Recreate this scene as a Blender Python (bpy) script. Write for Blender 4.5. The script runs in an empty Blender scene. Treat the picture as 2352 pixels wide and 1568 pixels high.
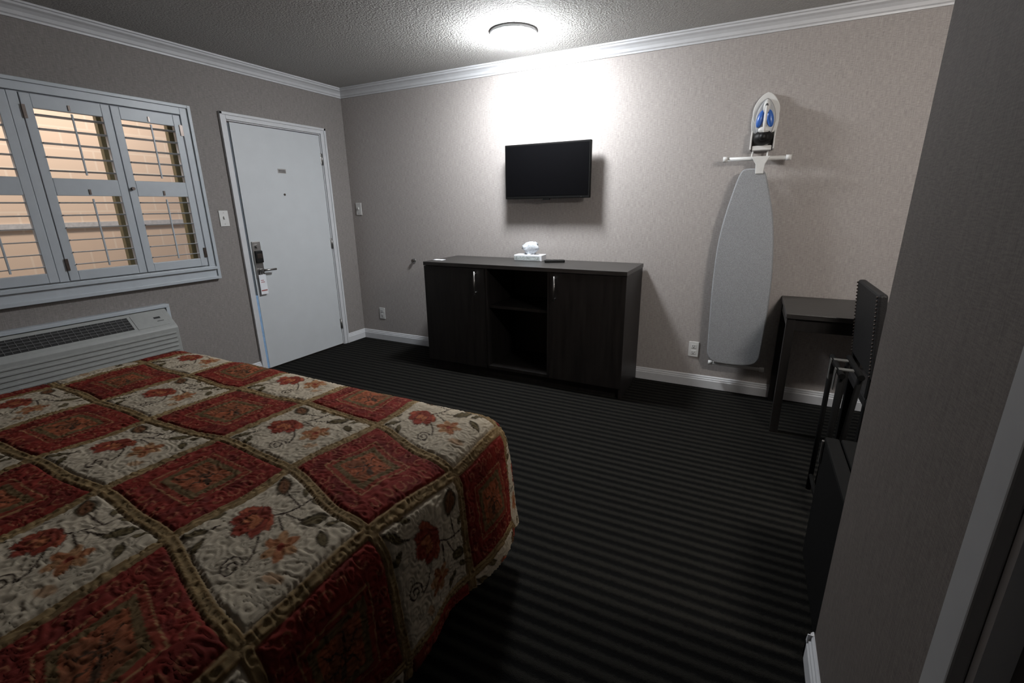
import bpy, bmesh, math, random
import numpy as np
from mathutils import Vector, Matrix
random.seed(3); np.random.seed(3)
scn=bpy.context.scene
COL=bpy.context.collection

# ------------------------------------------------------------ materials
def new_mat(name):
    m=bpy.data.materials.new(name); m.use_nodes=True
    nt=m.node_tree; b=nt.nodes['Principled BSDF']
    return m,nt,b
def setc(b,c): b.inputs['Base Color'].default_value=(c[0],c[1],c[2],1)
def mat(name,c,rough=.5,metal=0,var=.12,scale=40,bump=0,bscale=200,spec=.5,stretch=(1,1,1)):
    m,nt,b=new_mat(name)
    b.inputs['Roughness'].default_value=rough; b.inputs['Metallic'].default_value=metal
    b.inputs['Specular IOR Level'].default_value=spec
    tc=nt.nodes.new('ShaderNodeTexCoord'); mp=nt.nodes.new('ShaderNodeMapping')
    mp.inputs['Scale'].default_value=stretch
    nt.links.new(tc.outputs['Object'],mp.inputs['Vector'])
    n=nt.nodes.new('ShaderNodeTexNoise'); n.inputs['Scale'].default_value=scale; n.inputs['Detail'].default_value=4
    nt.links.new(mp.outputs[0],n.inputs['Vector'])
    r=nt.nodes.new('ShaderNodeValToRGB')
    r.color_ramp.elements[0].position=.3; r.color_ramp.elements[1].position=.7
    r.color_ramp.elements[0].color=(c[0]*(1-var),c[1]*(1-var),c[2]*(1-var),1)
    r.color_ramp.elements[1].color=(min(1,c[0]*(1+var)),min(1,c[1]*(1+var)),min(1,c[2]*(1+var)),1)
    nt.links.new(n.outputs['Fac'],r.inputs[0]); nt.links.new(r.outputs[0],b.inputs['Base Color'])
    if bump:
        n2=nt.nodes.new('ShaderNodeTexNoise'); n2.inputs['Scale'].default_value=bscale; n2.inputs['Detail'].default_value=3
        nt.links.new(mp.outputs[0],n2.inputs['Vector'])
        bp=nt.nodes.new('ShaderNodeBump'); bp.inputs['Strength'].default_value=bump; bp.inputs['Distance'].default_value=.01
        nt.links.new(n2.outputs['Fac'],bp.inputs['Height']); nt.links.new(bp.outputs[0],b.inputs['Normal'])
    return m
def emit(name,c,s):
    m,nt,b=new_mat(name); setc(b,c)
    b.inputs['Emission Color'].default_value=(c[0],c[1],c[2],1); b.inputs['Emission Strength'].default_value=s
    return m

def wallpaper(name='wallpaper_taupe',k=1.0,tint=(1,1,1)):
    m,nt,b=new_mat(name); b.inputs['Roughness'].default_value=.75; b.inputs['Specular IOR Level'].default_value=.2
    tc=nt.nodes.new('ShaderNodeTexCoord')
    def nz(sc,scale,det=2):
        mp=nt.nodes.new('ShaderNodeMapping'); mp.inputs['Scale'].default_value=sc
        nt.links.new(tc.outputs['Object'],mp.inputs['Vector'])
        n=nt.nodes.new('ShaderNodeTexNoise'); n.inputs['Scale'].default_value=scale; n.inputs['Detail'].default_value=det
        nt.links.new(mp.outputs[0],n.inputs['Vector']); return n
    n1=nz((1,1,.05),330); n2=nz((.12,.12,1),330,1); n3=nz((1,1,1),420,2)
    a=nt.nodes.new('ShaderNodeMath'); a.operation='ADD'; nt.links.new(n1.outputs['Fac'],a.inputs[0]); nt.links.new(n2.outputs['Fac'],a.inputs[1])
    a2=nt.nodes.new('ShaderNodeMath'); a2.operation='ADD'; nt.links.new(a.outputs[0],a2.inputs[0]); nt.links.new(n3.outputs['Fac'],a2.inputs[1])
    d=nt.nodes.new('ShaderNodeMath'); d.operation='DIVIDE'; d.inputs[1].default_value=3; nt.links.new(a2.outputs[0],d.inputs[0])
    r=nt.nodes.new('ShaderNodeValToRGB'); e=r.color_ramp.elements
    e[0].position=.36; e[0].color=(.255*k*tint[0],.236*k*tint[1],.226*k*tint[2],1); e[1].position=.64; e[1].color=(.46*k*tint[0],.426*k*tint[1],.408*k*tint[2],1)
    nt.links.new(d.outputs[0],r.inputs[0]); nt.links.new(r.outputs[0],b.inputs['Base Color'])
    bp=nt.nodes.new('ShaderNodeBump'); bp.inputs['Strength'].default_value=.12; bp.inputs['Distance'].default_value=.0015
    nt.links.new(d.outputs[0],bp.inputs['Height']); nt.links.new(bp.outputs[0],b.inputs['Normal'])
    return m
def carpet():
    m,nt,b=new_mat('striped_carpet'); b.inputs['Roughness'].default_value=.95; b.inputs['Specular IOR Level'].default_value=.1
    tc=nt.nodes.new('ShaderNodeTexCoord'); sx=nt.nodes.new('ShaderNodeSeparateXYZ'); nt.links.new(tc.outputs['Object'],sx.inputs[0])
    n0=nt.nodes.new('ShaderNodeTexNoise'); n0.inputs['Scale'].default_value=60; nt.links.new(tc.outputs['Object'],n0.inputs['Vector'])
    w=nt.nodes.new('ShaderNodeMath'); w.operation='MULTIPLY'; w.inputs[1].default_value=2*math.pi/.055; nt.links.new(sx.outputs['Y'],w.inputs[0])
    w1=nt.nodes.new('ShaderNodeMath'); w1.operation='MULTIPLY_ADD'; w1.inputs[1].default_value=2.0; nt.links.new(n0.outputs['Fac'],w1.inputs[0]); nt.links.new(w.outputs[0],w1.inputs[2])
    s=nt.nodes.new('ShaderNodeMath'); s.operation='SINE'; nt.links.new(w1.outputs[0],s.inputs[0])
    n=nt.nodes.new('ShaderNodeTexNoise'); n.inputs['Scale'].default_value=350; n.inputs['Detail'].default_value=3; nt.links.new(tc.outputs['Object'],n.inputs['Vector'])
    a=nt.nodes.new('ShaderNodeMath'); a.operation='MULTIPLY_ADD'; a.inputs[1].default_value=1.9; nt.links.new(n.outputs['Fac'],a.inputs[0]); nt.links.new(s.outputs[0],a.inputs[2])
    r=nt.nodes.new('ShaderNodeValToRGB'); e=r.color_ramp.elements
    mr=nt.nodes.new('ShaderNodeMapRange'); mr.inputs[1].default_value=-.3; mr.inputs[2].default_value=2.2
    nt.links.new(a.outputs[0],mr.inputs[0]); nt.links.new(mr.outputs[0],r.inputs[0])
    e[0].position=.25; e[0].color=(.0030,.0030,.0028,1); e[1].position=.85; e[1].color=(.0165,.0155,.0130,1)
    nt.links.new(r.outputs[0],b.inputs['Base Color'])
    bp=nt.nodes.new('ShaderNodeBump'); bp.inputs['Strength'].default_value=.6; bp.inputs['Distance'].default_value=.006
    nt.links.new(a.outputs[0],bp.inputs['Height']); nt.links.new(bp.outputs[0],b.inputs['Normal'])
    return m
def popcorn():
    m=mat('popcorn_ceiling',(.47,.465,.45),.9,0,.10,120,.9,90,.1)
    return m
def exterior_mat():
    m,nt,b=new_mat('exterior_brick'); b.inputs['Roughness'].default_value=.9
    tc=nt.nodes.new('ShaderNodeTexCoord')
    sx=nt.nodes.new('ShaderNodeSeparateXYZ'); cb=nt.nodes.new('ShaderNodeCombineXYZ')
    nt.links.new(tc.outputs['Object'],sx.inputs[0]); nt.links.new(sx.outputs['Y'],cb.inputs[0]); nt.links.new(sx.outputs['Z'],cb.inputs[1])
    br=nt.nodes.new('ShaderNodeTexBrick'); br.inputs['Scale'].default_value=1
    br.inputs['Brick Width'].default_value=.4; br.inputs['Row Height'].default_value=.17; br.inputs['Mortar Size'].default_value=.010; br.inputs['Mortar Smooth'].default_value=.6
    br.inputs['Color1'].default_value=(.65,.52,.41,1); br.inputs['Color2'].default_value=(.64,.505,.395,1); br.inputs['Mortar'].default_value=(.69,.58,.47,1)
    nt.links.new(cb.outputs[0],br.inputs['Vector']); nt.links.new(br.outputs['Color'],b.inputs['Base Color'])
    return m

M_wall=wallpaper(k=1.0); M_wallL=wallpaper('wallpaper_taupe_dimmed',.66); M_wall2=wallpaper('wallpaper_taupe_shaded',.30,(1.06,1,.96)); M_carpet=carpet(); M_ceil=popcorn(); M_ext=exterior_mat()  # one wallpaper; left, rear and right wall copies have dimmer light painted in
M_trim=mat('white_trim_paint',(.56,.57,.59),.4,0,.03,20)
M_door=mat('white_door_paint',(.53,.555,.575),.45,0,.02,8,.05,300)
M_shut=mat('shutter_white',(.45,.49,.53),.4,0,.03,20)
M_wood=mat('espresso_laminate',(.011,.0095,.009),.45,0,.5,30,.1,200,.4,(1,1,.08))
M_woodtop=mat('espresso_top',(.026,.024,.0225),.36,0,.4,60,.05,200,.5,(.1,1,1))
M_black=mat('black_plastic',(.006,.006,.006),.5,0,.1,spec=.3)
M_tv=mat('tv_housing_black',(.003,.003,.003),.6,0,.1,spec=.12)
M_matte=mat('matte_black_tube',(.005,.005,.005),.8,0,.1,spec=.08)
M_screen=mat('tv_screen_glass',(.0025,.0025,.003),.3,0,.1,spec=.12)
M_metal=mat('brushed_steel',(.40,.39,.38),.35,1,.1)
M_dmetal=mat('dark_bronze_metal',(.12,.10,.09),.35,1,.1)
M_plastic=mat('white_plastic',(.62,.62,.61),.4,0,.03)
M_plast2=mat('pale_grey_plastic',(.42,.43,.44),.4,0,.03)
M_ac=mat('ac_beige_plastic',(.31,.32,.31),.5,0,.04)
M_acdark=mat('ac_grille_dark',(.015,.015,.015),.6)
M_cloth=mat('silver_board_cover',(.285,.295,.31),.7,.0,.22,260,.3,400)
M_blue=mat('blue_plastic',(.04,.13,.45),.3,0,.1)
M_leak=mat('daylight_leak_blue',(.26,.42,.64),.5,0,.1)
M_rim=mat('lamp_rim_metal',(.55,.56,.57),.4,.0,.05)
M_paper=mat('paper_white',(.74,.76,.80),.7,0,.03)
M_red=mat('tag_red_ink',(.35,.10,.09),.6)
M_leath=mat('black_upholstery',(.010,.0095,.010),.6,0,.2,80,.3,300,spec=.3)
M_dark=mat('dark_interior_door',(.055,.052,.05),.5,0,.1)
M_slot=mat('socket_slot_dark',(.05,.05,.05),.6)
M_olive=mat('bronze_window_frame',(.16,.14,.07),.5,0,.1)
M_sheet=mat('white_bed_sheet',(.4,.4,.38),.8,0,.05)
M_lamp=emit('lamp_diffuser_lit',(.94,.97,1.0),262)
M_sconce=emit('sconce_diffuser_lit',(1,.95,.89),165)

# ------------------------------------------------------------ mesh helpers
def mkobj(name,bm,m,parent=None,bevel=0,smooth=False,mods=None):
    me=bpy.data.meshes.new(name); bmesh.ops.recalc_face_normals(bm,faces=bm.faces); bm.to_mesh(me); bm.free()
    o=bpy.data.objects.new(name,me); COL.objects.link(o)
    if m is not None: me.materials.append(m)
    if parent: o.parent=parent
    if bevel:
        b=o.modifiers.new('bevel','BEVEL'); b.width=bevel; b.segments=2; b.limit_method='ANGLE'
    if smooth:
        for p in me.polygons: p.use_smooth=True
    return o
def empty(name,loc=(0,0,0)):
    e=bpy.data.objects.new(name,None); e.empty_display_size=.1; COL.objects.link(e); return e
def addbox(bm,a,b,rot=None):
    c=[(a[i]+b[i])/2 for i in range(3)]; s=[abs(b[i]-a[i]) for i in range(3)]
    mtx=Matrix.Translation(c)
    if rot is not None: mtx=mtx@rot
    mtx=mtx@Matrix.Diagonal((s[0],s[1],s[2],1))
    bmesh.ops.create_cube(bm,size=1,matrix=mtx)
def boxes(name,lst,m,parent=None,bevel=0):
    bm=bmesh.new()
    for l in lst: addbox(bm,l[0],l[1],l[2] if len(l)>2 else None)
    return mkobj(name,bm,m,parent,bevel)
def addcyl(bm,p,q,r,r2=None,seg=16):
    p=Vector(p);q=Vector(q);d=q-p
    mtx=Matrix.Translation((p+q)/2)@d.to_track_quat('Z','Y').to_matrix().to_4x4()
    bmesh.ops.create_cone(bm,cap_ends=True,segments=seg,radius1=r,radius2=r if r2 is None else r2,depth=d.length,matrix=mtx)
def cyls(name,lst,m,parent=None,seg=16,bevel=0):
    bm=bmesh.new()
    for l in lst: addcyl(bm,l[0],l[1],l[2],l[3] if len(l)>3 else None,seg)
    o=mkobj(name,bm,m,parent,bevel)
    for p in o.data.polygons:
        if len(p.vertices)==4: p.use_smooth=True
    return o
def ellip(name,c,r,m,parent=None,rot=None,seg=24):
    bm=bmesh.new(); mtx=Matrix.Translation(c)
    if rot is not None: mtx=mtx@rot
    bmesh.ops.create_uvsphere(bm,u_segments=seg,v_segments=seg//2,radius=1,matrix=mtx@Matrix.Diagonal((r[0],r[1],r[2],1)))
    return mkobj(name,bm,m,parent,smooth=True)
def profile(name,prof,p0,p1,out,m,parent=None):
    bm=bmesh.new(); A=[];B=[]
    for (o,z) in prof:
        A.append(bm.verts.new((p0[0]+out[0]*o,p0[1]+out[1]*o,z))); B.append(bm.verts.new((p1[0]+out[0]*o,p1[1]+out[1]*o,z)))
    n=len(prof)
    for i in range(n): bm.faces.new((A[i],A[(i+1)%n],B[(i+1)%n],B[i]))
    bm.faces.new(A); bm.faces.new(B[::-1])
    return mkobj(name,bm,m,parent)
def prism(name,pts,y0,y1,m,parent=None,bevel=0):
    bm=bmesh.new(); A=[bm.verts.new((x,y0,z)) for x,z in pts]; B=[bm.verts.new((x,y1,z)) for x,z in pts]
    n=len(pts)
    for i in range(n): bm.faces.new((A[i],A[(i+1)%n],B[(i+1)%n],B[i]))
    bm.faces.new(A); bm.faces.new(B[::-1])
    return mkobj(name,bm,m,parent,bevel)
def catmull(pts,n=8):
    out=[];L=len(pts)
    for i in range(L):
        p0,p1,p2,p3=[Vector(pts[(i+k-1)%L]) for k in range(4)]
        for j in range(n):
            t=j/n; out.append(tuple(.5*((2*p1)+(p2-p0)*t+(2*p0-5*p1+4*p2-p3)*t*t+(3*p1-p0-3*p2+p3)*t**3)))
    return out

H=2.44; XR=3.99; YC=-2.25; YB=-4.45; XA=5.05
# ------------------------------------------------------------ room shell
boxes('floor',[((-.14,YB-.12,-.1),(XA+.12,.12,0))],M_carpet)
boxes('ceiling',[((-.14,YB-.12,H),(XA+.12,.12,H+.1))],M_ceil)
boxes('wall_back',[((-.14,0,0),(XA+.12,.12,H))],M_wall)
WY0,WY1,WZ0,WZ1=-3.25,-1.53,.95,2.0
DY0,DY1,DZ=-1.195,-.305,2.02
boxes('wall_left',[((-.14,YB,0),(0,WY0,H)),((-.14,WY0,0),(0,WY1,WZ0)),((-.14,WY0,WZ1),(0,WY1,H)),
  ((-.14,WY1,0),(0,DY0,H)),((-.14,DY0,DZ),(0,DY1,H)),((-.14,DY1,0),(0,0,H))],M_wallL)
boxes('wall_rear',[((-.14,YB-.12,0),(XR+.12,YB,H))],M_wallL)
RD0,RD1=-3.80,-2.98
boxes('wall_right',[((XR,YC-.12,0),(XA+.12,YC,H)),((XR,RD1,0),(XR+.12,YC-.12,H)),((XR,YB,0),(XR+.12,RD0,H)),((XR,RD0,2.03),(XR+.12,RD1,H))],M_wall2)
boxes('wall_alcove',[((XA,YC,0),(XA+.12,0,H))],M_wall)
crown=[(0,2.364),(.010,2.364),(.012,2.374),(.020,2.380),(.026,2.396),(.040,2.410),(.056,2.418),(.060,2.428),(.070,2.430),(.070,2.44),(0,2.44)]
base=[(0,0),(.017,0),(.017,.060),(.013,.066),(.013,.074),(.008,.080),(.008,.088),(.003,.095),(0,.095)]
profile('trim_1',crown,(0,0),(XA,0),(0,-1),M_trim)
profile('trim_2',crown,(0,0),(0,YB),(1,0),M_trim)
profile('trim_3',crown,(XR,YC),(XR,YB),(-1,0),M_trim)
profile('trim_4',crown,(XA,0),(XA,YC),(-1,0),M_trim)
profile('trim_5',crown,(0,YB),(XR,YB),(0,1),M_trim)
profile('baseboard_back',base,(0,0),(XA,0),(0,-1),M_trim)
profile('baseboard_left',base,(0,0),(0,-.245),(1,0),M_trim)
profile('baseboard_left_b',base,(0,-1.235),(0,YB),(1,0),M_trim)
profile('baseboard_right',base,(XR,YC+.017),(XR,-2.92),(-1,0),M_trim)
profile('baseboard_alcove',base,(XA,0),(XA,YC),(-1,0),M_trim)
profile('baseboard_return',base,(XR-.017,YC),(XA,YC),(0,1),M_trim)

# side door in the near wall
g=empty('door_2')
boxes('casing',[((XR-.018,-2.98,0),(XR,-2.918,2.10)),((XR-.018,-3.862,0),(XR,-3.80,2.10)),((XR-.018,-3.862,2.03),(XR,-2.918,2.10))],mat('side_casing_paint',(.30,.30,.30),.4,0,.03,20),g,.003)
boxes('leaf',[((XR+.03,RD0,.005),(XR+.07,RD1,2.03))],M_dark,g,.002)
boxes('stop',[((XR,-2.995,0),(XR+.12,-2.98,2.03))],M_trim,g)
cyls('knob',[((XR+.03,-3.72,.95),(XR-.02,-3.72,.95),.012),((XR-.02,-3.72,.95),(XR-.05,-3.72,.95),.026)],M_metal,g)

# ------------------------------------------------------------ entry door
g=empty('door_1')
boxes('casing',[((0,-1.245,0),(.014,-1.195,2.07)),((0,-.305,0),(.014,-.25,2.07)),((0,-1.195,2.02),(.014,-.305,2.07)),
   ((.014,-1.245,0),(.022,-1.225,2.07)),((.014,-.27,0),(.022,-.25,2.07)),((.014,-1.245,2.05),(.022,-.25,2.07))],M_trim,g,.002)
boxes('jamb',[((-.14,-1.195,0),(0,-1.187,2.02)),((-.14,-.313,0),(0,-.305,2.02)),((-.14,-1.187,2.012),(0,-.313,2.02))],M_trim,g)
boxes('leaf',[((-.055,-1.164,.008),(-.003,-.316,2.006))],M_door,g,.0015)
boxes('daylight_leak_strip',[((-.05,-1.187,.01),(-.006,-1.164,.66))],M_leak,g)  # daylight leaking past the door edge, painted as a pale blue strip
boxes('seal_upper',[((-.05,-1.187,.66),(-.012,-1.164,2.0))],mat('grey_weather_seal',(.10,.12,.14),.6),g)
boxes('threshold',[((-.14,-1.187,0),(.0,-.313,.008))],M_dmetal,g)
boxes('hinges',[((-.006,-.326,z-.05),(.002,-.306,z+.05)) for z in (1.80,1.03,.22)],M_metal,g,.002)
cyls('hinge_pins',[((.003,-.314,z-.05),(.003,-.314,z+.05),.007) for z in (1.80,1.03,.22)],M_metal,g)
boxes('door_notice',[((-.004,-.80,1.655),(-.001,-.72,1.69))],M_metal,g)
boxes('door_notice_lines',[((-.001,-.793,z),(-.0005,-.727,z+.004)) for z in (1.662,1.670,1.678)],M_slot,g)
cyls('peephole',[((-.006,-.765,1.48),(.002,-.765,1.48),.009)],M_dmetal,g)
boxes('lock_plate',[((-.005,-1.150,.80),(.012,-1.078,1.105))],M_metal,g,.005)
boxes('lock_reader',[((.012,-1.146,.93),(.032,-1.082,1.03))],M_black,g,.006)
boxes('lock_window',[((.032,-1.137,.965),(.035,-1.092,1.005))],M_dmetal,g,.001)
cyls('lock_turn',[((.010,-1.115,1.066),(.030,-1.115,1.066),.014)],M_metal,g)
cyls('lever',[((.010,-1.113,.868),(.055,-1.113,.868),.013),((.05,-1.113,.868),(.052,-.995,.866),.009)],M_metal,g)
boxes('door_tag',[((.018,-1.145,.665),(.020,-1.080,.83)),((.018,-1.125,.83),(.020,-1.118,.875)),((.018,-1.107,.83),(.020,-1.100,.875))],M_paper,g)
boxes('door_tag_mark',[((.0203,-1.140,.692),(.0207,-1.085,.702)),((.0203,-1.132,.765),(.0207,-1.098,.770)),((.0203,-1.132,.78),(.0207,-1.105,.785))],M_red,g)

# ------------------------------------------------------------ window with plantation shutters
g=empty('window_1')
y0,y1=-3.32,-1.46
boxes('casing',[((0,-1.53,.95),(.022,y1,2.065)),((0,y0,.95),(.022,-3.25,2.065)),((0,-3.25,2.0),(.022,-1.53,2.065)),((0,y0,.85),(.022,y1,.95)),
   ((.022,-1.482,.85),(.034,y1,2.065)),((.022,y0,2.045),(.034,-1.482,2.065)),((.022,y0,.85),(.034,-1.482,.872)),((.022,y0,.872),(.034,y0+.022,2.045)),
   ((.022,y0+.022,.925),(.040,-1.482,.945))],M_shut,g,.002)
boxes('reveal',[((-.14,-1.536,.95),(0,-1.53,2.0)),((-.14,-3.25,.95),(0,-3.244,2.0)),((-.14,-3.244,1.994),(0,-1.536,2.0)),((-.14,-3.244,.95),(0,-1.536,.956))],M_shut,g)
boxes('post',[((-.03,-2.41,.956),(.022,-2.365,1.994))],M_shut,g,.002)
pan=[(-1.945,-1.54),(-2.362,-1.949),(-2.818,-2.413),(-3.24,-2.822)]
fr=[];lv=bmesh.new();rod=[]
for k,(a,b) in enumerate(pan):
    o0,o1=a+.046,b-.046
    fr+= [((-.004,a,.958),(.026,o0,1.992)),((-.004,o1,.958),(.026,b,1.992)),((-.004,o0,1.918),(.026,o1,1.992)),((-.004,o0,1.452),(.026,o1,1.55)),((-.004,o0,.958),(.026,o1,1.015))]
    for zs in ([1.885,1.812,1.738,1.664,1.590],[1.412,1.340,1.268,1.196,1.124,1.052]):
        for z in zs:
            mtx=Matrix.Translation((.011,(o0+o1)/2,z))@Matrix.Rotation(math.radians(-4),4,'Y')@Matrix.Rotation(math.radians(90),4,'X')@Matrix.Diagonal((.029,.0040,1,1))
            bmesh.ops.create_cone(lv,cap_ends=True,segments=12,radius1=1,radius2=1,depth=o1-o0-.004,matrix=mtx)
        ym=(o0+o1)/2
        rod.append(((.040,ym-.005,zs[-1]-.02),(.048,ym+.005,zs[0]+.022)))
boxes('shutter_frames',fr,M_shut,g,.003)
mkobj('louvers',lv,M_shut,g)
boxes('tilt_rods',rod,M_shut,g,.002)
cyls('shutter_knobs',[((.026,-1.925,1.50),(.045,-1.925,1.50),.010),((.026,-2.80,1.50),(.045,-2.80,1.50),.010)],M_dmetal,g)
boxes('shutter_catches',[((.026,-1.745,1.925),(.031,-1.735,1.955)),((.026,-2.16,1.925),(.031,-2.15,1.955)),((.026,-2.16,1.46),(.031,-2.15,1.49)),((.026,-1.745,1.46),(.031,-1.735,1.49)),
   ((.026,-1.555,1.86),(.032,-1.535,1.93)),((.026,-1.555,1.02),(.032,-1.535,1.09)),((.026,-2.365,1.86),(.032,-2.35,1.93)),((.026,-2.365,1.02),(.032,-2.35,1.09))],M_dmetal,g)
boxes('sash',[((-.12,-1.575,.956),(-.08,-1.536,1.994)),((-.12,-3.244,.956),(-.08,-3.205,1.994)),((-.12,-3.205,.956),(-.08,-1.575,.985)),((-.12,-3.205,1.965),(-.08,-1.575,1.994)),
    ((-.12,-1.985,.985),(-.08,-1.95,1.965)),((-.12,-2.80,.985),(-.08,-2.765,1.965))],M_olive,g,.002)

# exterior (breezeway wall seen through shutters)
e=empty('exterior_wall')
boxes('brick',[((-1.75,-5.2,-.1),(-1.6,.6,3.0))],M_ext,e)
boxes('ledge',[((-1.6,-5.2,1.22),(-1.58,.6,1.27))],mat('ledge_paint',(.45,.46,.47),.7),e)
boxes('exterior_ground',[((-1.75,-5.2,-.1),(-.14,.6,-.02))],mat('concrete',(.35,.34,.32),.9,0,.2,10))
ld=bpy.data.lights.new('porch_light','AREA'); ld.energy=62; ld.color=(1,.88,.77); ld.shape='RECTANGLE'; ld.size=.3; ld.size_y=3.2
lo=bpy.data.objects.new('porch_light',ld); lo.location=(-.75,-2.4,2.85); lo.rotation_euler=(0,math.radians(25),0); COL.objects.link(lo)

# ------------------------------------------------------------ ceiling lamp
g=empty('ceiling_lamp')
LX,LY=2.15,-.58
def lathe(name,prof,c,m,parent,seg=64):
    bm=bmesh.new(); rings=[]
    for r,z in prof:
        rings.append([bm.verts.new((c[0]+r*math.cos(2*math.pi*i/seg),c[1]+r*math.sin(2*math.pi*i/seg),z)) for i in range(seg)])
    for a,b in zip(rings[:-1],rings[1:]):
        for i in range(seg): bm.faces.new((a[i],a[(i+1)%seg],b[(i+1)%seg],b[i]))
    bm.faces.new(rings[0]); bm.faces.new(rings[-1])
    return mkobj(name,bm,m,parent,smooth=True)
lathe('rim',[(.130,2.44),(.149,2.439),(.153,2.433),(.153,2.423),(.149,2.419),(.138,2.419)],(LX,LY),M_rim,g)
lathe('diffuser',[(.143,2.4185),(.144,2.400),(.137,2.384),(.118,2.369),(.085,2.357),(.04,2.350),(.005,2.348)],(LX,LY),M_lamp,g)
# wall sconce in the alcove (behind the wall corner)
g=empty('wall_sconce')
boxes('backplate',[((4.40,YC,1.97),(4.80,YC+.02,2.10))],M_metal,g,.003)
cyls('shade',[((4.42,YC+.07,2.035),(4.78,YC+.07,2.035),.045)],M_sconce,g)
cyls('arm',[((4.6,YC+.02,2.035),(4.6,YC+.03,2.035),.012)],M_metal,g)

# ------------------------------------------------------------ dresser
g=empty('dresser')
x0,x1,yf,zt=1.27,2.96,-.53,.93
boxes('top',[((x0,yf-.006,zt-.03),(x1,-.02,zt))],M_woodtop,g,.002)
boxes('carcass',[((x0+.004,yf+.02,.07),(x0+.024,-.02,zt-.03)),((x1-.024,yf+.02,.0),(x1-.004,-.02,zt-.03)),((1.85,yf+.004,.10),(1.87,-.02,zt-.03)),((2.38,yf+.004,.10),(2.40,-.02,zt-.03)),
   ((x0+.024,yf+.01,.08),(x1-.024,-.02,.105)),((x0+.024,-.035,.105),(x1-.024,-.02,zt-.03)),((1.87,yf+.03,.585),(2.38,-.035,.607)),
   ((x0+.024,yf+.05,0),(x1-.03,yf+.07,.08)),((x0+.024,-.10,0),(x1-.03,-.08,.08)),((x0+.01,yf+.05,0),(x0+.03,-.08,.08))],M_wood,g,.001)
boxes('door_left',[((x0+.002,yf-.002,.085),(1.848,yf+.018,zt-.034))],M_wood,g,.0015)
boxes('door_right',[((2.402,yf-.002,.085),(x1-.002,yf+.018,zt-.034))],M_wood,g,.0015)
for nm,hx in (('handle_left',1.775),('handle_right',2.445)):
    cyls(nm,[((hx,yf-.030,.69),(hx,yf-.030,.875),.006),((hx,yf,.71),(hx,yf-.030,.71),.005),((hx,yf,.855),(hx,yf-.030,.855),.005)],M_metal,g)

# ------------------------------------------------------------ TV
g=empty('wall_mounted_tv')
tx0,tx1,tz0,tz1=1.832,2.545,1.415,1.823
boxes('housing',[((tx0,-.118,tz0),(tx1,-.085,tz1)),((tx0+.08,-.085,tz0+.06),(tx1-.08,-.055,tz1-.06))],M_tv,g,.004)
boxes('screen',[((tx0+.012,-.1195,tz0+.022),(tx1-.012,-.117,tz1-.012))],M_screen,g)
boxes('sensor_lip',[((2.16,-.116,tz0-.010),(2.22,-.10,tz0))],M_tv,g,.002)
boxes('mount',[((2.05,-.012,1.52),(2.33,0,1.74)),((2.15,-.06,1.58),(2.22,-.01,1.68))],M_black,g)
cyls('power_light',[((2.48,-.1185,tz0+.011),(2.48,-.1195,tz0+.011),.002)],M_metal,g)

# ------------------------------------------------------------ objects on dresser
g=empty('tissue_box')
R=Matrix.Rotation(math.radians(4),4,'Z')
boxes('carton',[((1.945,-.20,.93),(2.185,-.085,.978),R)],M_paper,g,.003)
boxes('carton_pattern',[((1.955,-.2085,.94),(2.175,-.2075,.968),Matrix.Rotation(math.radians(4),4,'Z'))],mat('tissue_box_print',(.40,.44,.44),.6,0,.5,90),g)
bm=bmesh.new(); seg=40; rings=[]
prof=[(.045,.022,.979),(.038,.018,.990),(.055,.028,1.008),(.072,.034,1.026),(.066,.028,1.046),(.044,.018,1.066),(.018,.008,1.076)]
for k,(rx,ry,z) in enumerate(prof):
    ring=[]
    for i in range(seg):
        a=2*math.pi*i/seg; w=1+.18*math.sin(3*a+k)+.12*math.sin(7*a+2*k)
        ring.append(bm.verts.new((2.06+rx*w*math.cos(a)+.004*k,-.14+ry*w*math.sin(a),z+.007*math.sin(5*a+k))))
    rings.append(ring)
for a,b in zip(rings[:-1],rings[1:]):
    for i in range(seg): bm.faces.new((a[i],a[(i+1)%seg],b[(i+1)%seg],b[i]))
bm.faces.new(rings[-1])
mkobj('tissue',bm,mat('tissue_paper',(.50,.53,.57),.8,0,.1,60,.4,80),g,smooth=True)
g=empty('tv_remote')
Rr=Matrix.Rotation(math.radians(28),4,'Z')
boxes('body',[((2.225,-.225,.93),(2.385,-.180,.950),Rr)],M_black,g,.006)
boxes('buttons',[((2.305+dx-.004,-.2025+dy-.004,.950),(2.305+dx+.004,-.2025+dy+.004,.9515)) for dx,dy in [(.04,.02),(.02,.012),(0,0),(-.02,-.01),(.034,.030),(-.006,.012)]],M_dmetal,g)
boxes('paper_card',[((1.285,-.42,.9302),(1.375,-.36,.9325))],M_paper)

# ------------------------------------------------------------ plates
def outlet(name,c,ax,switch=False):
    g=empty(name); x,y,z=c
    w,h=.036,.059
    def bx(u0,u1,d0,d1,z0,z1):
        if ax=='y': return ((x+u0,-d1,z+z0),(x+u1,-d0,z+z1))
        return ((d0,y+u0,z+z0),(d1,y+u1,z+z1))
    boxes('plate',[bx(-w,w,0,.006,-h,h)],M_plastic,g,.002)
    if switch:
        boxes('toggle',[bx(-.006,.006,.006,.016,-.004,.016)],M_plastic,g,.001)
        boxes('screws',[bx(-.003,.003,.006,.007,-.045,-.039),bx(-.003,.003,.006,.007,.039,.045)],M_metal,g)
    else:
        boxes('receptacles',[bx(-.017,.017,.006,.008,-.040,-.008),bx(-.017,.017,.006,.008,.008,.040)],M_plastic,g,.003)
        boxes('slots',[bx(s-.0015,s+.0015,.008,.0085,q-.006,q+.005) for s in (-.007,.007) for q in (-.022,.026)]+[bx(-.003,.003,.008,.0085,q-.003,q+.003) for q in (-.034,.014)],M_slot,g)
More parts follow.
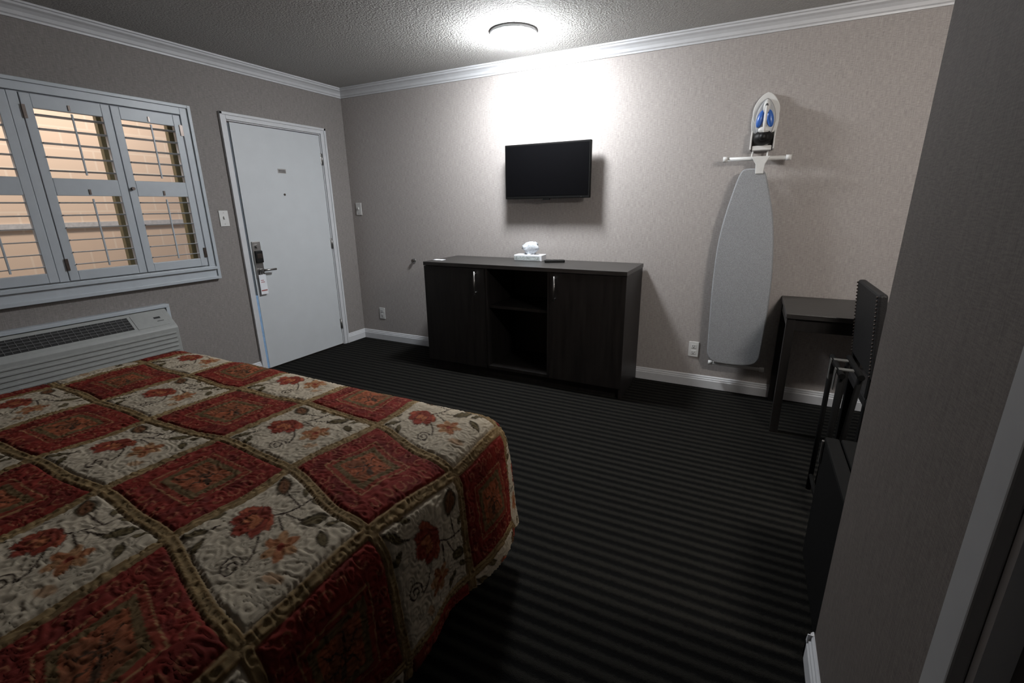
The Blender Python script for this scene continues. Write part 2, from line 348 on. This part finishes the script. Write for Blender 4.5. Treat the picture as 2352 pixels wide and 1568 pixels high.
outlet('light_switch',(0,-1.34,1.295),'x',True)
outlet('light_switch.001',(.095,0,1.35),'y',True)
outlet('wall_outlet',(.28,0,.29),'y')
outlet('wall_outlet.001',(3.375,0,.295),'y')
g=empty('door_stop_bumper')
cyls('base',[((.75,0,.86),(.75,-.006,.86),.022),((.75,-.006,.86),(.75,-.018,.86),.012)],M_metal,g)
cyls('tip',[((.75,-.018,.86),(.75,-.030,.86),.015)],M_dmetal,g)

# ------------------------------------------------------------ air conditioner
g=empty('wall_air_conditioner')
ay0,ay1=-2.98,-1.875
boxes('wall_sleeve',[((0,ay0,.30),(.05,ay1,.325)),((0,ay0,.705),(.05,ay1,.728)),((0,ay1-.022,.325),(.05,ay1,.705)),((0,ay0,.325),(.05,ay0+.022,.705))],M_shut,g,.002)
bm=bmesh.new()
b0,b1=ay0+.03,ay1-.03
pr=[(0,.33),(.155,.33),(.168,.345),(.168,.580),(.155,.596),(.045,.70),(0,.70)]
A=[bm.verts.new((x,b0,z)) for x,z in pr];B=[bm.verts.new((x,b1,z)) for x,z in pr]
for i in range(len(pr)): bm.faces.new((A[i],A[(i+1)%len(pr)],B[(i+1)%len(pr)],B[i]))
bm.faces.new(A);bm.faces.new(B[::-1])
mkobj('cabinet',bm,M_ac,g,.004)
sl=Vector((.155-.045,0,.596-.70)); L=sl.length; sl.normalize(); nrm=Vector((-sl.z,0,sl.x))
if nrm.z<0: nrm=-nrm
def slope_box(bm,s0,s1,ya,yb,h0,h1):
    vs=[]
    for s in (s0,s1):
        for y in (ya,yb):
            for h in (h0,h1):
                p=Vector((.045,0,.70))+sl*s+nrm*h; vs.append(bm.verts.new((p.x,y,p.z)))
    for f in [(0,1,3,2),(4,6,7,5),(0,2,6,4),(1,5,7,3),(0,4,5,1),(2,3,7,6)]: bm.faces.new([vs[i] for i in f])
bm=bmesh.new(); slope_box(bm,.025,L-.025,b0+.06,-2.15,-.001,.0015); mkobj('grille_recess',bm,M_acdark,g)
bm=bmesh.new()
for k in range(4):
    s=.042+k*.022; slope_box(bm,s,s+.004,b0+.06,-2.15,.0015,.006)
for k in range(24):
    y=b0+.06+k*(-2.15-b0-.06)/23; slope_box(bm,.025,L-.025,y-.0015,y+.0015,.0015,.004)
mkobj('grille_slats',bm,mat('ac_slat_grey',(.12,.12,.12),.5),g)
bm=bmesh.new(); slope_box(bm,.02,L-.015,-2.13,-1.94,0,.003); mkobj('control_lid',bm,M_ac,g,.001)
bm=bmesh.new(); slope_box(bm,.060,.075,-2.01,-1.97,.003,.0035); slope_box(bm,.095,.099,-2.0,-1.96,.003,.0035); mkobj('label_plate',bm,M_acdark,g)
boxes('front_ribs',[((.167,b0+.02,.36+k*.03),(.174,b1-.02,.372+k*.03)) for k in range(7)],M_ac,g,.002)

# ------------------------------------------------------------ ironing board
g=empty('ironing_board')
half=[(3.620,1.575),(3.575,1.568),(3.552,1.53),(3.528,1.44),(3.502,1.32),(3.480,1.19),(3.468,1.06),(3.464,.92),(3.464,.75),(3.470,.55),(3.476,.36),(3.484,.30),(3.51,.262),
      (3.56,.247),(3.70,.247),(3.775,.262),(3.812,.30),(3.822,.37),(3.828,.60),(3.826,.85),(3.814,1.02),(3.800,1.15),(3.779,1.28),(3.748,1.40),(3.722,1.49),(3.705,1.54),(3.680,1.566)]
pts=catmull(half,5)
o=prism('deck_cover',pts,-.125,-.090,M_cloth,g,.008)
cyls('top_bar',[((3.46,-.10,1.637),(3.82,-.10,1.632),.0125)],M_plastic,g)
cyls('bar_caps',[((3.445,-.10,1.637),(3.475,-.10,1.637),.017),((3.805,-.10,1.632),(3.835,-.10,1.632),.017)],M_plastic,g)
prism('yoke',[(3.61,1.645),(3.72,1.645),(3.695,1.60),(3.69,1.54),(3.645,1.54),(3.640,1.60)],-.130,-.085,M_plastic,g,.004)
cyls('folded_legs',[((3.60,-.065,1.55),(3.55,-.065,.25),.011),((3.70,-.065,1.55),(3.76,-.065,.25),.011),((3.56,-.05,1.0),(3.75,-.05,1.0),.009)],M_plastic,g)
cyls('foot_bar',[((3.50,-.07,.228),(3.85,-.07,.222),.012)],M_plastic,g)
cyls('foot_caps',[((3.49,-.07,.228),(3.52,-.07,.228),.016),((3.83,-.07,.222),(3.86,-.07,.222),.016)],M_plastic,g)
cyls('hanger_hooks',[((3.615,-.06,1.680),(3.61,-.092,1.64),.005),((3.70,-.06,1.680),(3.70,-.092,1.64),.005)],M_plastic,g)

# ------------------------------------------------------------ iron on holder
g=empty('clothes_iron_in_holder')
cx=3.662
def tear(w,zt,zb,n=40,pw=.75):
    out=[]
    for i in range(n+1):
        t=i/n; hw=w*math.sin(math.pi*min(1,(t*.92+.08)))**.5 if t>.5 else w*math.sin(math.pi*.5*(t/.5))**.62
        out.append((hw,zt+(zb-zt)*t))
    return out
def tear_prism(name,w,zt,zb,y0,y1,m,taper=1,bevel=.004):
    h=tear(w,zt,zb); P=[(cx-a,z) for a,z in h]+[(cx+a,z) for a,z in h[::-1][:-1]]
    P=[P[i] for i in range(len(P)) if i==0 or (abs(P[i][0]-P[i-1][0])+abs(P[i][1]-P[i-1][1]))>1e-5]
    return prism(name,P,y0,y1,m,g,bevel)
tear_prism('holder_plate',.078,2.03,1.69,-.012,0,M_plastic)
tear_prism('holder_rim',.076,2.028,1.80,-.040,-.012,M_plastic)
boxes('holder_cradle',[((cx-.055,-.07,1.685),(cx+.055,-.0,1.70)),((cx-.055,-.085,1.685),(cx+.055,-.075,1.712)),((cx-.070,-.09,1.69),(cx-.060,0,1.80)),((cx+.060,-.09,1.69),(cx+.070,0,1.80))],M_plastic,g,.003)
tear_prism('soleplate',.058,1.990,1.735,-.056,-.040,M_dmetal,bevel=.002)
tear_prism('iron_body',.056,1.985,1.735,-.085,-.056,M_plast2,bevel=.008)
for s,nm in ((-1,'blue_tank_left'),(1,'blue_tank_right')):
    ellip(nm,(cx+s*.027,-.090,1.868),(.020,.018,.052),M_blue,g,Matrix.Rotation(-s*math.radians(13),4,'Y'))
ellip('handle_front',(cx,-.098,1.935),(.020,.022,.042),M_plastic,g)
ellip('handle',(cx,-.125,1.86),(.010,.016,.085),M_plastic,g)
ellip('handle_rear',(cx,-.112,1.800),(.034,.018,.020),M_plastic,g)
ellip('dial',(cx,-.122,1.940),(.008,.010,.010),M_slot,g)
ellip('heel',(cx,-.085,1.758),(.056,.05,.045),M_black,g)
ellip('heel_grip',(cx,-.125,1.760),(.024,.022,.026),M_black,g)

# ------------------------------------------------------------ desk
g=empty('desk')
boxes('top',[((3.905,-.615,.722),(4.97,-.004,.75))],M_woodtop,g,.002)
boxes('legs',[((3.91,-.605,0),(3.955,-.56,.722)),((3.91,-.065,0),(3.955,-.02,.722)),((4.915,-.605,0),(4.96,-.56,.722)),((4.915,-.065,0),(4.96,-.02,.722))],M_wood,g,.002)
boxes('apron',[((3.955,-.60,.65),(4.915,-.58,.722)),((3.955,-.045,.65),(4.915,-.025,.722)),((3.915,-.56,.66),(3.935,-.065,.722)),((4.935,-.56,.66),(4.955,-.065,.722))],M_wood,g,.001)

# ------------------------------------------------------------ chair (back toward the room)
g=empty('desk_chair')
dy=-.065; dxx=-.025
def cb(a,b,r=None): 
    A=(a[0]+dxx,a[1]+dy,a[2]);B=(b[0]+dxx,b[1]+dy,b[2])
    return (A,B,r) if r is not None else (A,B)
boxes('back_pad',[cb((4.245,-1.06,.57),(4.280,-.57,.97),Matrix.Rotation(math.radians(-5),4,'Y'))],M_leath,g,.010)
boxes('back_posts',[cb((4.262,-1.05,.0),(4.302,-1.01,.60)),cb((4.262,-.62,.0),(4.302,-.58,.60))],M_matte,g,.003)
boxes('front_legs',[cb((4.66,-1.05,.0),(4.70,-1.01,.42)),cb((4.66,-.62,.0),(4.70,-.58,.42))],M_matte,g,.003)
boxes('seat_pad',[cb((4.26,-1.06,.42),(4.72,-.57,.49))],M_leath,g,.02)
bm=bmesh.new()
for k in range(22):
    t=k/21; z=.585+.37*t; x=4.243+dxx-(z-.77)*math.tan(math.radians(5))
    for y in (-1.045,-.585):
        bmesh.ops.create_uvsphere(bm,u_segments=8,v_segments=5,radius=.005,matrix=Matrix.Translation((x,y+dy,z)))
mkobj('nailheads',bm,M_dmetal,g)

# ------------------------------------------------------------ folded luggage rack
g=empty('luggage_rack')
cyls('frame_tubes',[((4.07,-1.44,.68),(4.07,-1.44,.0),.011),((4.07,-1.20,.68),(4.07,-1.20,.0),.011),((4.13,-1.46,.68),(4.10,-1.42,.0),.011),((4.13,-1.20,.68),(4.10,-1.20,.0),.011),
   ((4.07,-1.46,.68),(4.07,-1.17,.68),.012),((4.13,-1.48,.69),(4.13,-1.19,.69),.012),((4.07,-1.44,.08),(4.07,-1.20,.08),.009)],M_matte,g)
boxes('straps',[((4.065,y-.015,.688),(4.135,y+.015,.692)) for y in (-1.39,-1.25)]+[((4.054,y-.015,.60),(4.057,y+.015,.692)) for y in (-1.39,-1.25)],mat('grey_webbing',(.06,.06,.056),.8),g)

# ------------------------------------------------------------ mini fridge
g=empty('mini_fridge')
boxes('cabinet',[((4.05,-2.225,.02),(4.52,-1.76,.54))],M_matte,g,.006)
boxes('door',[((4.0,-2.225,.03),(4.046,-1.76,.54))],M_matte,g,.008)
boxes('handle',[((3.992,-1.785,.44),(4.0,-1.772,.53))],M_metal,g,.002)
boxes('feet',[((4.07,-2.2,0),(4.11,-2.16,.02)),((4.07,-1.82,0),(4.11,-1.78,.02)),((4.44,-2.2,0),(4.48,-2.16,.02)),((4.44,-1.82,0),(4.48,-1.78,.02))],M_matte,g)

# ------------------------------------------------------------ bed with quilt
g=empty('bed')
xl,xr,yft,zt=.955,2.855,-2.335,.62
boxes('box_spring',[((xl+.02,-4.38,.16),(xr-.02,yft-.01,.36))],M_sheet,g,.02)
boxes('mattress',[((xl,-4.38,.36),(xr,yft,.592))],M_sheet,g,.04)
boxes('bed_frame',[((xl+.1,-4.3,0),(xl+.16,-4.24,.16)),((xr-.16,-4.3,0),(xr-.1,-4.24,.16)),((xl+.1,-2.5,0),(xl+.16,-2.44,.16)),((xr-.16,-2.5,0),(xr-.1,-2.44,.16)),((xl+.05,-4.35,.12),(xr-.05,-2.36,.16))],M_dmetal,g)
RR=.10; QR=math.pi*RR/2; RM=.525
st=.0036
S=np.arange(xl-RM,xr+RM+st,st); T=np.arange(-4.37,yft+RM+st,st)
s,t=np.meshgrid(S,T,indexing='ij'); ns,ntt=s.shape
def vnoise(a,b,sc,seed):
    rng=np.random.RandomState(seed); G=rng.rand(256,256)
    A=a*sc+1000;B=b*sc+1000; ia=np.floor(A).astype(int); ib=np.floor(B).astype(int); fa=A-ia; fb=B-ib
    fa=fa*fa*(3-2*fa); fb=fb*fb*(3-2*fb)
    g_=lambda i,j:G[i%256,j%256]
    return (g_(ia,ib)*(1-fa)+g_(ia+1,ib)*fa)*(1-fb)+(g_(ia,ib+1)*(1-fa)+g_(ia+1,ib+1)*fa)*fb
p=np.where(s>xr,s-xr,np.where(s<xl,s-xl,0.0)); q=np.where(t>yft,t-yft,0.0)
r=np.hypot(p,q); rs=np.where(r>1e-9,r,1); dx_,dy_=p/rs,q/rs
phi=np.clip(r/RR,0,math.pi/2)
down=np.clip(r-QR,0,None)
corner=np.abs(dx_*dy_)*2
fold=np.clip(down/.39,0,1)
wave=.018*np.sin(t*15+.6)*np.abs(dx_)*(1-corner)+.014*np.sin(s*15)*dy_*(1-corner)+.022*np.cos(8*(np.arctan2(q,np.abs(p)+1e-9)-math.pi/4))*corner+.034*(vnoise(s,t,7,21)-.5)
out=RR*np.sin(phi)+down*.06+wave*fold
dz=-RR*(1-np.cos(phi))-down*.985
cxs=np.clip(s,xl,xr); cyt=np.clip(t,None,yft)
PS,PT=.385,.33
sk=np.clip((s-2.5)/.4,0,1); sk=sk*sk*(3-2*sk)
tt=t+.09*sk+.010*np.sin(s*5)+.024*(vnoise(s,t,5,31)-.5)
ss=s+.010*np.sin(t*6+1)+.024*(vnoise(s,t,5,32)-.5)
pi_=np.floor((ss-2.93)/PS).astype(int); pj=np.floor((tt+2.52)/PT).astype(int)
P=(ss-2.93)/PS-pi_; Q=(tt+2.52)/PT-pj
mx=(P-.5)*PS; my=(Q-.5)*PT
edge=np.minimum(PS/2-np.abs(mx),PT/2-np.abs(my))
cream=((pi_+1+pj)%2)==0
BW=.0165
f1=vnoise(s,t,26,1)+.35*vnoise(s,t,60,2)
vl=np.abs(((f1*5.0)%1.0)-.5)*2
puff=np.clip(vl,0,1)**.55
seam=np.clip(edge/.010,0,1)
band_edge=np.clip(np.abs(edge-BW)/.006,0,1)
hgt=.0064*puff*(.3+.7*band_edge)+.004*band_edge+.003*seam+.013*vnoise(s,t,6,3)+.002*vnoise(s,t,45,9)
nx_=np.sin(phi)*dx_; ny_=np.sin(phi)*dy_; nz_=np.cos(phi)
X=cxs+dx_*out+nx_*hgt; Y=cyt+dy_*out+ny_*hgt; Z=zt+dz+nz_*hgt-.014
co=np.stack([X,Y,Z],-1).reshape(-1,3).astype(np.float32)
idx=np.arange(ns*ntt).reshape(ns,ntt)
F=np.stack([idx[:-1,:-1],idx[1:,:-1],idx[1:,1:],idx[:-1,1:]],-1).reshape(-1,4)
rm=r.reshape(-1); keep=(rm[F].max(1)<=RM); F=F[keep]
def lin(c): c=np.array(c)/255.; return np.where(c<=.04045,c/12.92,((c+.055)/1.055)**2.4)
n1=vnoise(s,t,30,5)[...,None]; n2=vnoise(s,t,90,6)[...,None]; n3=vnoise(s,t,12,7)[...,None]
def mixc(base,c,mask): m=np.clip(mask,0,1)[...,None]; return base*(1-m)+c*m
CR=lin((236,220,194)); RED=lin((158,54,42)); RED2=lin((118,40,32)); TAN=lin((186,156,110)); TAN2=lin((146,112,68))
LEAF=lin((84,72,50)); LEAF2=lin((128,112,76)); ORG=lin((204,122,80)); FRED=lin((166,70,50)); FRED2=lin((192,98,68)); STEM=lin((66,44,32)); GOLD=lin((200,156,108))
cc=np.ones(s.shape+(3,))*CR*(.90+.16*n3)
def ell(cx_,cy_,a,b,ang):
    c,s_=math.cos(ang),math.sin(ang); u=(mx-cx_)*c+(my-cy_)*s_; v=-(mx-cx_)*s_+(my-cy_)*c
    return np.sqrt((u/a)**2+(v/b)**2)
def leaf(cx_,cy_,L_,W_,ang):
    c,s_=math.cos(ang),math.sin(ang); u=((mx-cx_)*c+(my-cy_)*s_)/L_; v=(-(mx-cx_)*s_+(my-cy_)*c)/W_
    d=np.abs(v)-(1-u*u); d=np.where(np.abs(u)>1,1.0,d)
    return d,np.abs(v)
def soft(d,w=.12): return np.clip(.5-d/w,0,1)
def pc(a,b): return ((a-.5)*PS,(b-.5)*PT)
def curve(P0,P1,P2,n=50):
    return [((1-k)**2*P0[0]+2*k*(1-k)*P1[0]+k*k*P2[0],(1-k)**2*P0[1]+2*k*(1-k)*P1[1]+k*k*P2[1]) for k in [i/n for i in range(n+1)]]
def linedist(pts_):
    d=np.full(s.shape,9.); sub=cream
    a=mx[sub];b=my[sub];dd=np.full(a.shape,9.)
    for x,y in pts_: dd=np.minimum(dd,(a-x)**2+(b-y)**2)
    d[sub]=np.sqrt(dd); return d
stem=[]
stem+=curve(pc(.34,.58),pc(.48,.72),pc(.46,.95)); stem+=curve(pc(.44,.70),pc(.56,.74),pc(.66,.82)); stem+=curve(pc(.42,.64),pc(.52,.62),pc(.62,.60))
stem+=curve(pc(.46,.82),pc(.36,.80),pc(.22,.80)); stem+=curve(pc(.18,.28),pc(.16,.20),pc(.12,.10)); stem+=curve(pc(.40,.48),pc(.56,.44),pc(.62,.28))
spx,spy=pc(.56,.20)
stem+=[(spx+(.028-.022*k/70)*math.cos(k*.15+.9),spy+(.028-.022*k/70)*math.sin(k*.15+.9)) for k in range(71)]
cc=mixc(cc,STEM,np.clip((.0038-linedist(stem))/.0020,0,1))
for (a,b,L_,W_,an,lt) in [(.66,.84,.044,.022,.95,0),(.52,.95,.026,.012,.3,0),(.85,.74,.032,.014,-.6,0),(.15,.82,.042,.027,2.7,1),(.12,.13,.034,.014,.9,0),(.25,.10,.028,.012,2.2,0),(.36,.93,.024,.012,2.6,0),(.06,.30,.024,.010,1.2,0),(.80,.90,.024,.010,.9,0)]:
    x,y=pc(a,b); d,v=leaf(x,y,L_,W_,an)
    cc=mixc(cc,LEAF,soft(d,.25)); cc=mixc(cc,(lin((150,100,66)) if lt else LEAF2),soft(d+.40,.3)*.9); cc=mixc(cc,STEM,soft(d,.2)*np.clip(1-v*9,0,1)*.8)
fx,fy=pc(.29,.50)
for (ang,ln,wd,c) in [(-2.75,.066,.020,FRED2),(-.45,.066,.020,FRED2),(-2.25,.074,.024,FRED),(-.95,.074,.024,FRED),(-1.62,.078,.030,FRED),(-1.25,.050,.013,ORG),(-1.98,.050,.013,ORG)]:
    ang=ang+.25
    ox=math.cos(ang)*ln*.55; oy=math.sin(ang)*ln*.55
    e_=ell(fx+ox,fy+.024+oy,ln*.60,wd,ang); e2=e_*(1+.06*np.sin(11*np.arctan2(my-fy-oy,mx-fx-ox)))
    cc=mixc(cc,STEM,soft(e2-1.05,.10)*.75); cc=mixc(cc,c*(.80+.4*n2),soft(e2-.95,.10))
cc=mixc(cc,FRED*.8,soft(ell(fx,fy+.024,.026,.018,0)-1,.2))
fx,fy=pc(.68,.52)
for k in range(6):
    a=k*1.047+.3; e_=ell(fx+.024*math.cos(a),fy+.024*math.sin(a),.026,.014,a); cc=mixc(cc,STEM,soft(e_-1.08,.12)*.35); cc=mixc(cc,lin((192,124,82)) if k%2 else lin((206,154,110)),soft(e_-1,.2))
cc=mixc(cc,FRED,soft(ell(fx,fy,.010,.010,0)-1,.3))
fx,fy=pc(.84,.34)
cc=mixc(cc,lin((206,160,118)),soft(ell(fx,fy,.024,.013,.5)-1,.3)*.8)
rc=np.ones(s.shape+(3,))*RED; rc=mixc(rc,RED2,np.clip((n1[...,0]-.40)*3,0,1)*.7)
ring=np.maximum(np.abs(mx)/PS,np.abs(my)/PT)*2
sc_=np.full(s.shape,9.)
rngc=np.random.RandomState(4)
for k in range(20):
    a=2*math.pi*k/20; m_=max(abs(math.cos(a)),abs(math.sin(a))); x=math.cos(a)/m_*.5*PS*.77; y=math.sin(a)/m_*.5*PT*.77
    rr_=.013+.009*rngc.rand(); ang0=rngc.rand()*6.28
    dd=np.hypot(mx-x,my-y); aa=np.arctan2(my-y,mx-x)
    ph=((aa-ang0)%(2*math.pi))/(2*math.pi)
    sc_=np.minimum(sc_,np.where(ph<.82,np.abs(dd-rr_*(.35+.75*ph)),9.))
rc=mixc(rc,lin((196,128,92)),np.clip((.0028-sc_)/.0016,0,1)*.85*(ring>.60))
inn=np.maximum(np.abs(mx)/(.102),np.abs(my)/(.087))
blk=np.ones(s.shape+(3,))*lin((190,106,70)); blk=mixc(blk,lin((146,92,60)),np.clip((n1[...,0]-.4)*3,0,1)*.8)
rc=mixc(rc,GOLD,soft(inn-1.04,.03)*.9); rc=np.where((inn<1.0)[...,None],lin((160,70,50))*(.8+.4*n2),rc)
i2=np.maximum(np.abs(mx)/.086,np.abs(my)/.072)
rc=np.where((i2<1.0)[...,None],lin((130,104,68))*(.8+.4*n2),rc)
i3=np.maximum(np.abs(mx)/.066,np.abs(my)/.054)
rc=np.where((i3<1.0)[...,None],blk*(.7+.6*n2),rc)
for ang in (.5,1.4,2.3):
    c,s_=math.cos(ang),math.sin(ang); line=np.abs(mx*c+my*s_+.006*np.sin(my*170+ang*3))<.0028
    rc=np.where((line&(i3<.85))[...,None],lin((92,66,46)),rc)
col=np.where(cream[...,None],cc,rc)
bandm=np.clip((BW-edge)/.002,0,1)
tb=TAN*(.62+.5*n1); tb=np.where((np.abs(edge-.008)<.0014)[...,None],TAN2*.9,tb)
m_=bandm[...,None]; col=col*(1-m_)+tb*m_
col=mixc(col,lin((120,70,40)),np.clip(1-np.abs(edge-BW)/.002,0,1)*.5)
col*= (.80+.20*puff)[...,None]
colf=np.concatenate([np.clip(col*.44,0,1),np.ones(s.shape+(1,))],-1).reshape(-1,4).astype(np.float32)
me=bpy.data.meshes.new('quilt')
me.vertices.add(co.shape[0]); me.vertices.foreach_set('co',co.ravel())
nf=F.shape[0]
me.loops.add(nf*4); me.polygons.add(nf)
me.loops.foreach_set('vertex_index',F.astype(np.int32).ravel())
me.polygons.foreach_set('loop_start',(np.arange(nf)*4).astype(np.int32))
me.polygons.foreach_set('use_smooth',np.ones(nf,dtype=bool))
me.update(calc_edges=True)
at=me.color_attributes.new('quilt_print','FLOAT_COLOR','POINT'); at.data.foreach_set('color',colf.ravel())
qo=bpy.data.objects.new('quilt',me); COL.objects.link(qo); qo.parent=g
m,nt,b=new_mat('quilt_fabric'); b.inputs['Roughness'].default_value=.85; b.inputs['Specular IOR Level'].default_value=.15
va=nt.nodes.new('ShaderNodeVertexColor'); va.layer_name='quilt_print'
tc=nt.nodes.new('ShaderNodeTexCoord'); nz=nt.nodes.new('ShaderNodeTexNoise'); nz.inputs['Scale'].default_value=700
nt.links.new(tc.outputs['Object'],nz.inputs['Vector'])
mr=nt.nodes.new('ShaderNodeMapRange'); mr.inputs[3].default_value=.75; mr.inputs[4].default_value=1.2; nt.links.new(nz.outputs['Fac'],mr.inputs[0])
vm=nt.nodes.new('ShaderNodeVectorMath'); vm.operation='SCALE'; nt.links.new(va.outputs['Color'],vm.inputs[0]); nt.links.new(mr.outputs[0],vm.inputs['Scale'])
nt.links.new(vm.outputs[0],b.inputs['Base Color'])
me.materials.append(m)

# ------------------------------------------------------------ world + camera
w=bpy.data.worlds.new('world'); scn.world=w; w.use_nodes=True
w.node_tree.nodes['Background'].inputs[0].default_value=(.45,.6,.9,1); w.node_tree.nodes['Background'].inputs[1].default_value=.35
cd=bpy.data.cameras.new('camera'); cam=bpy.data.objects.new('camera',cd); COL.objects.link(cam); scn.camera=cam
cd.sensor_width=36; cd.sensor_fit='HORIZONTAL'; cd.lens=36*1063/2352; cd.clip_start=.02
fwd=Vector((-.4377,.8539,-.2815)).normalized(); right=Vector((.8914,.453,-.012)); right=(right-fwd*right.dot(fwd)).normalized(); up=right.cross(fwd)
Mx=Matrix((right,up,-fwd)).transposed().to_4x4(); Mx.translation=Vector((3.68,-3.64,1.364)); cam.matrix_world=Mx
scn.view_settings.view_transform='Standard'; scn.view_settings.look='None'; scn.view_settings.exposure=0
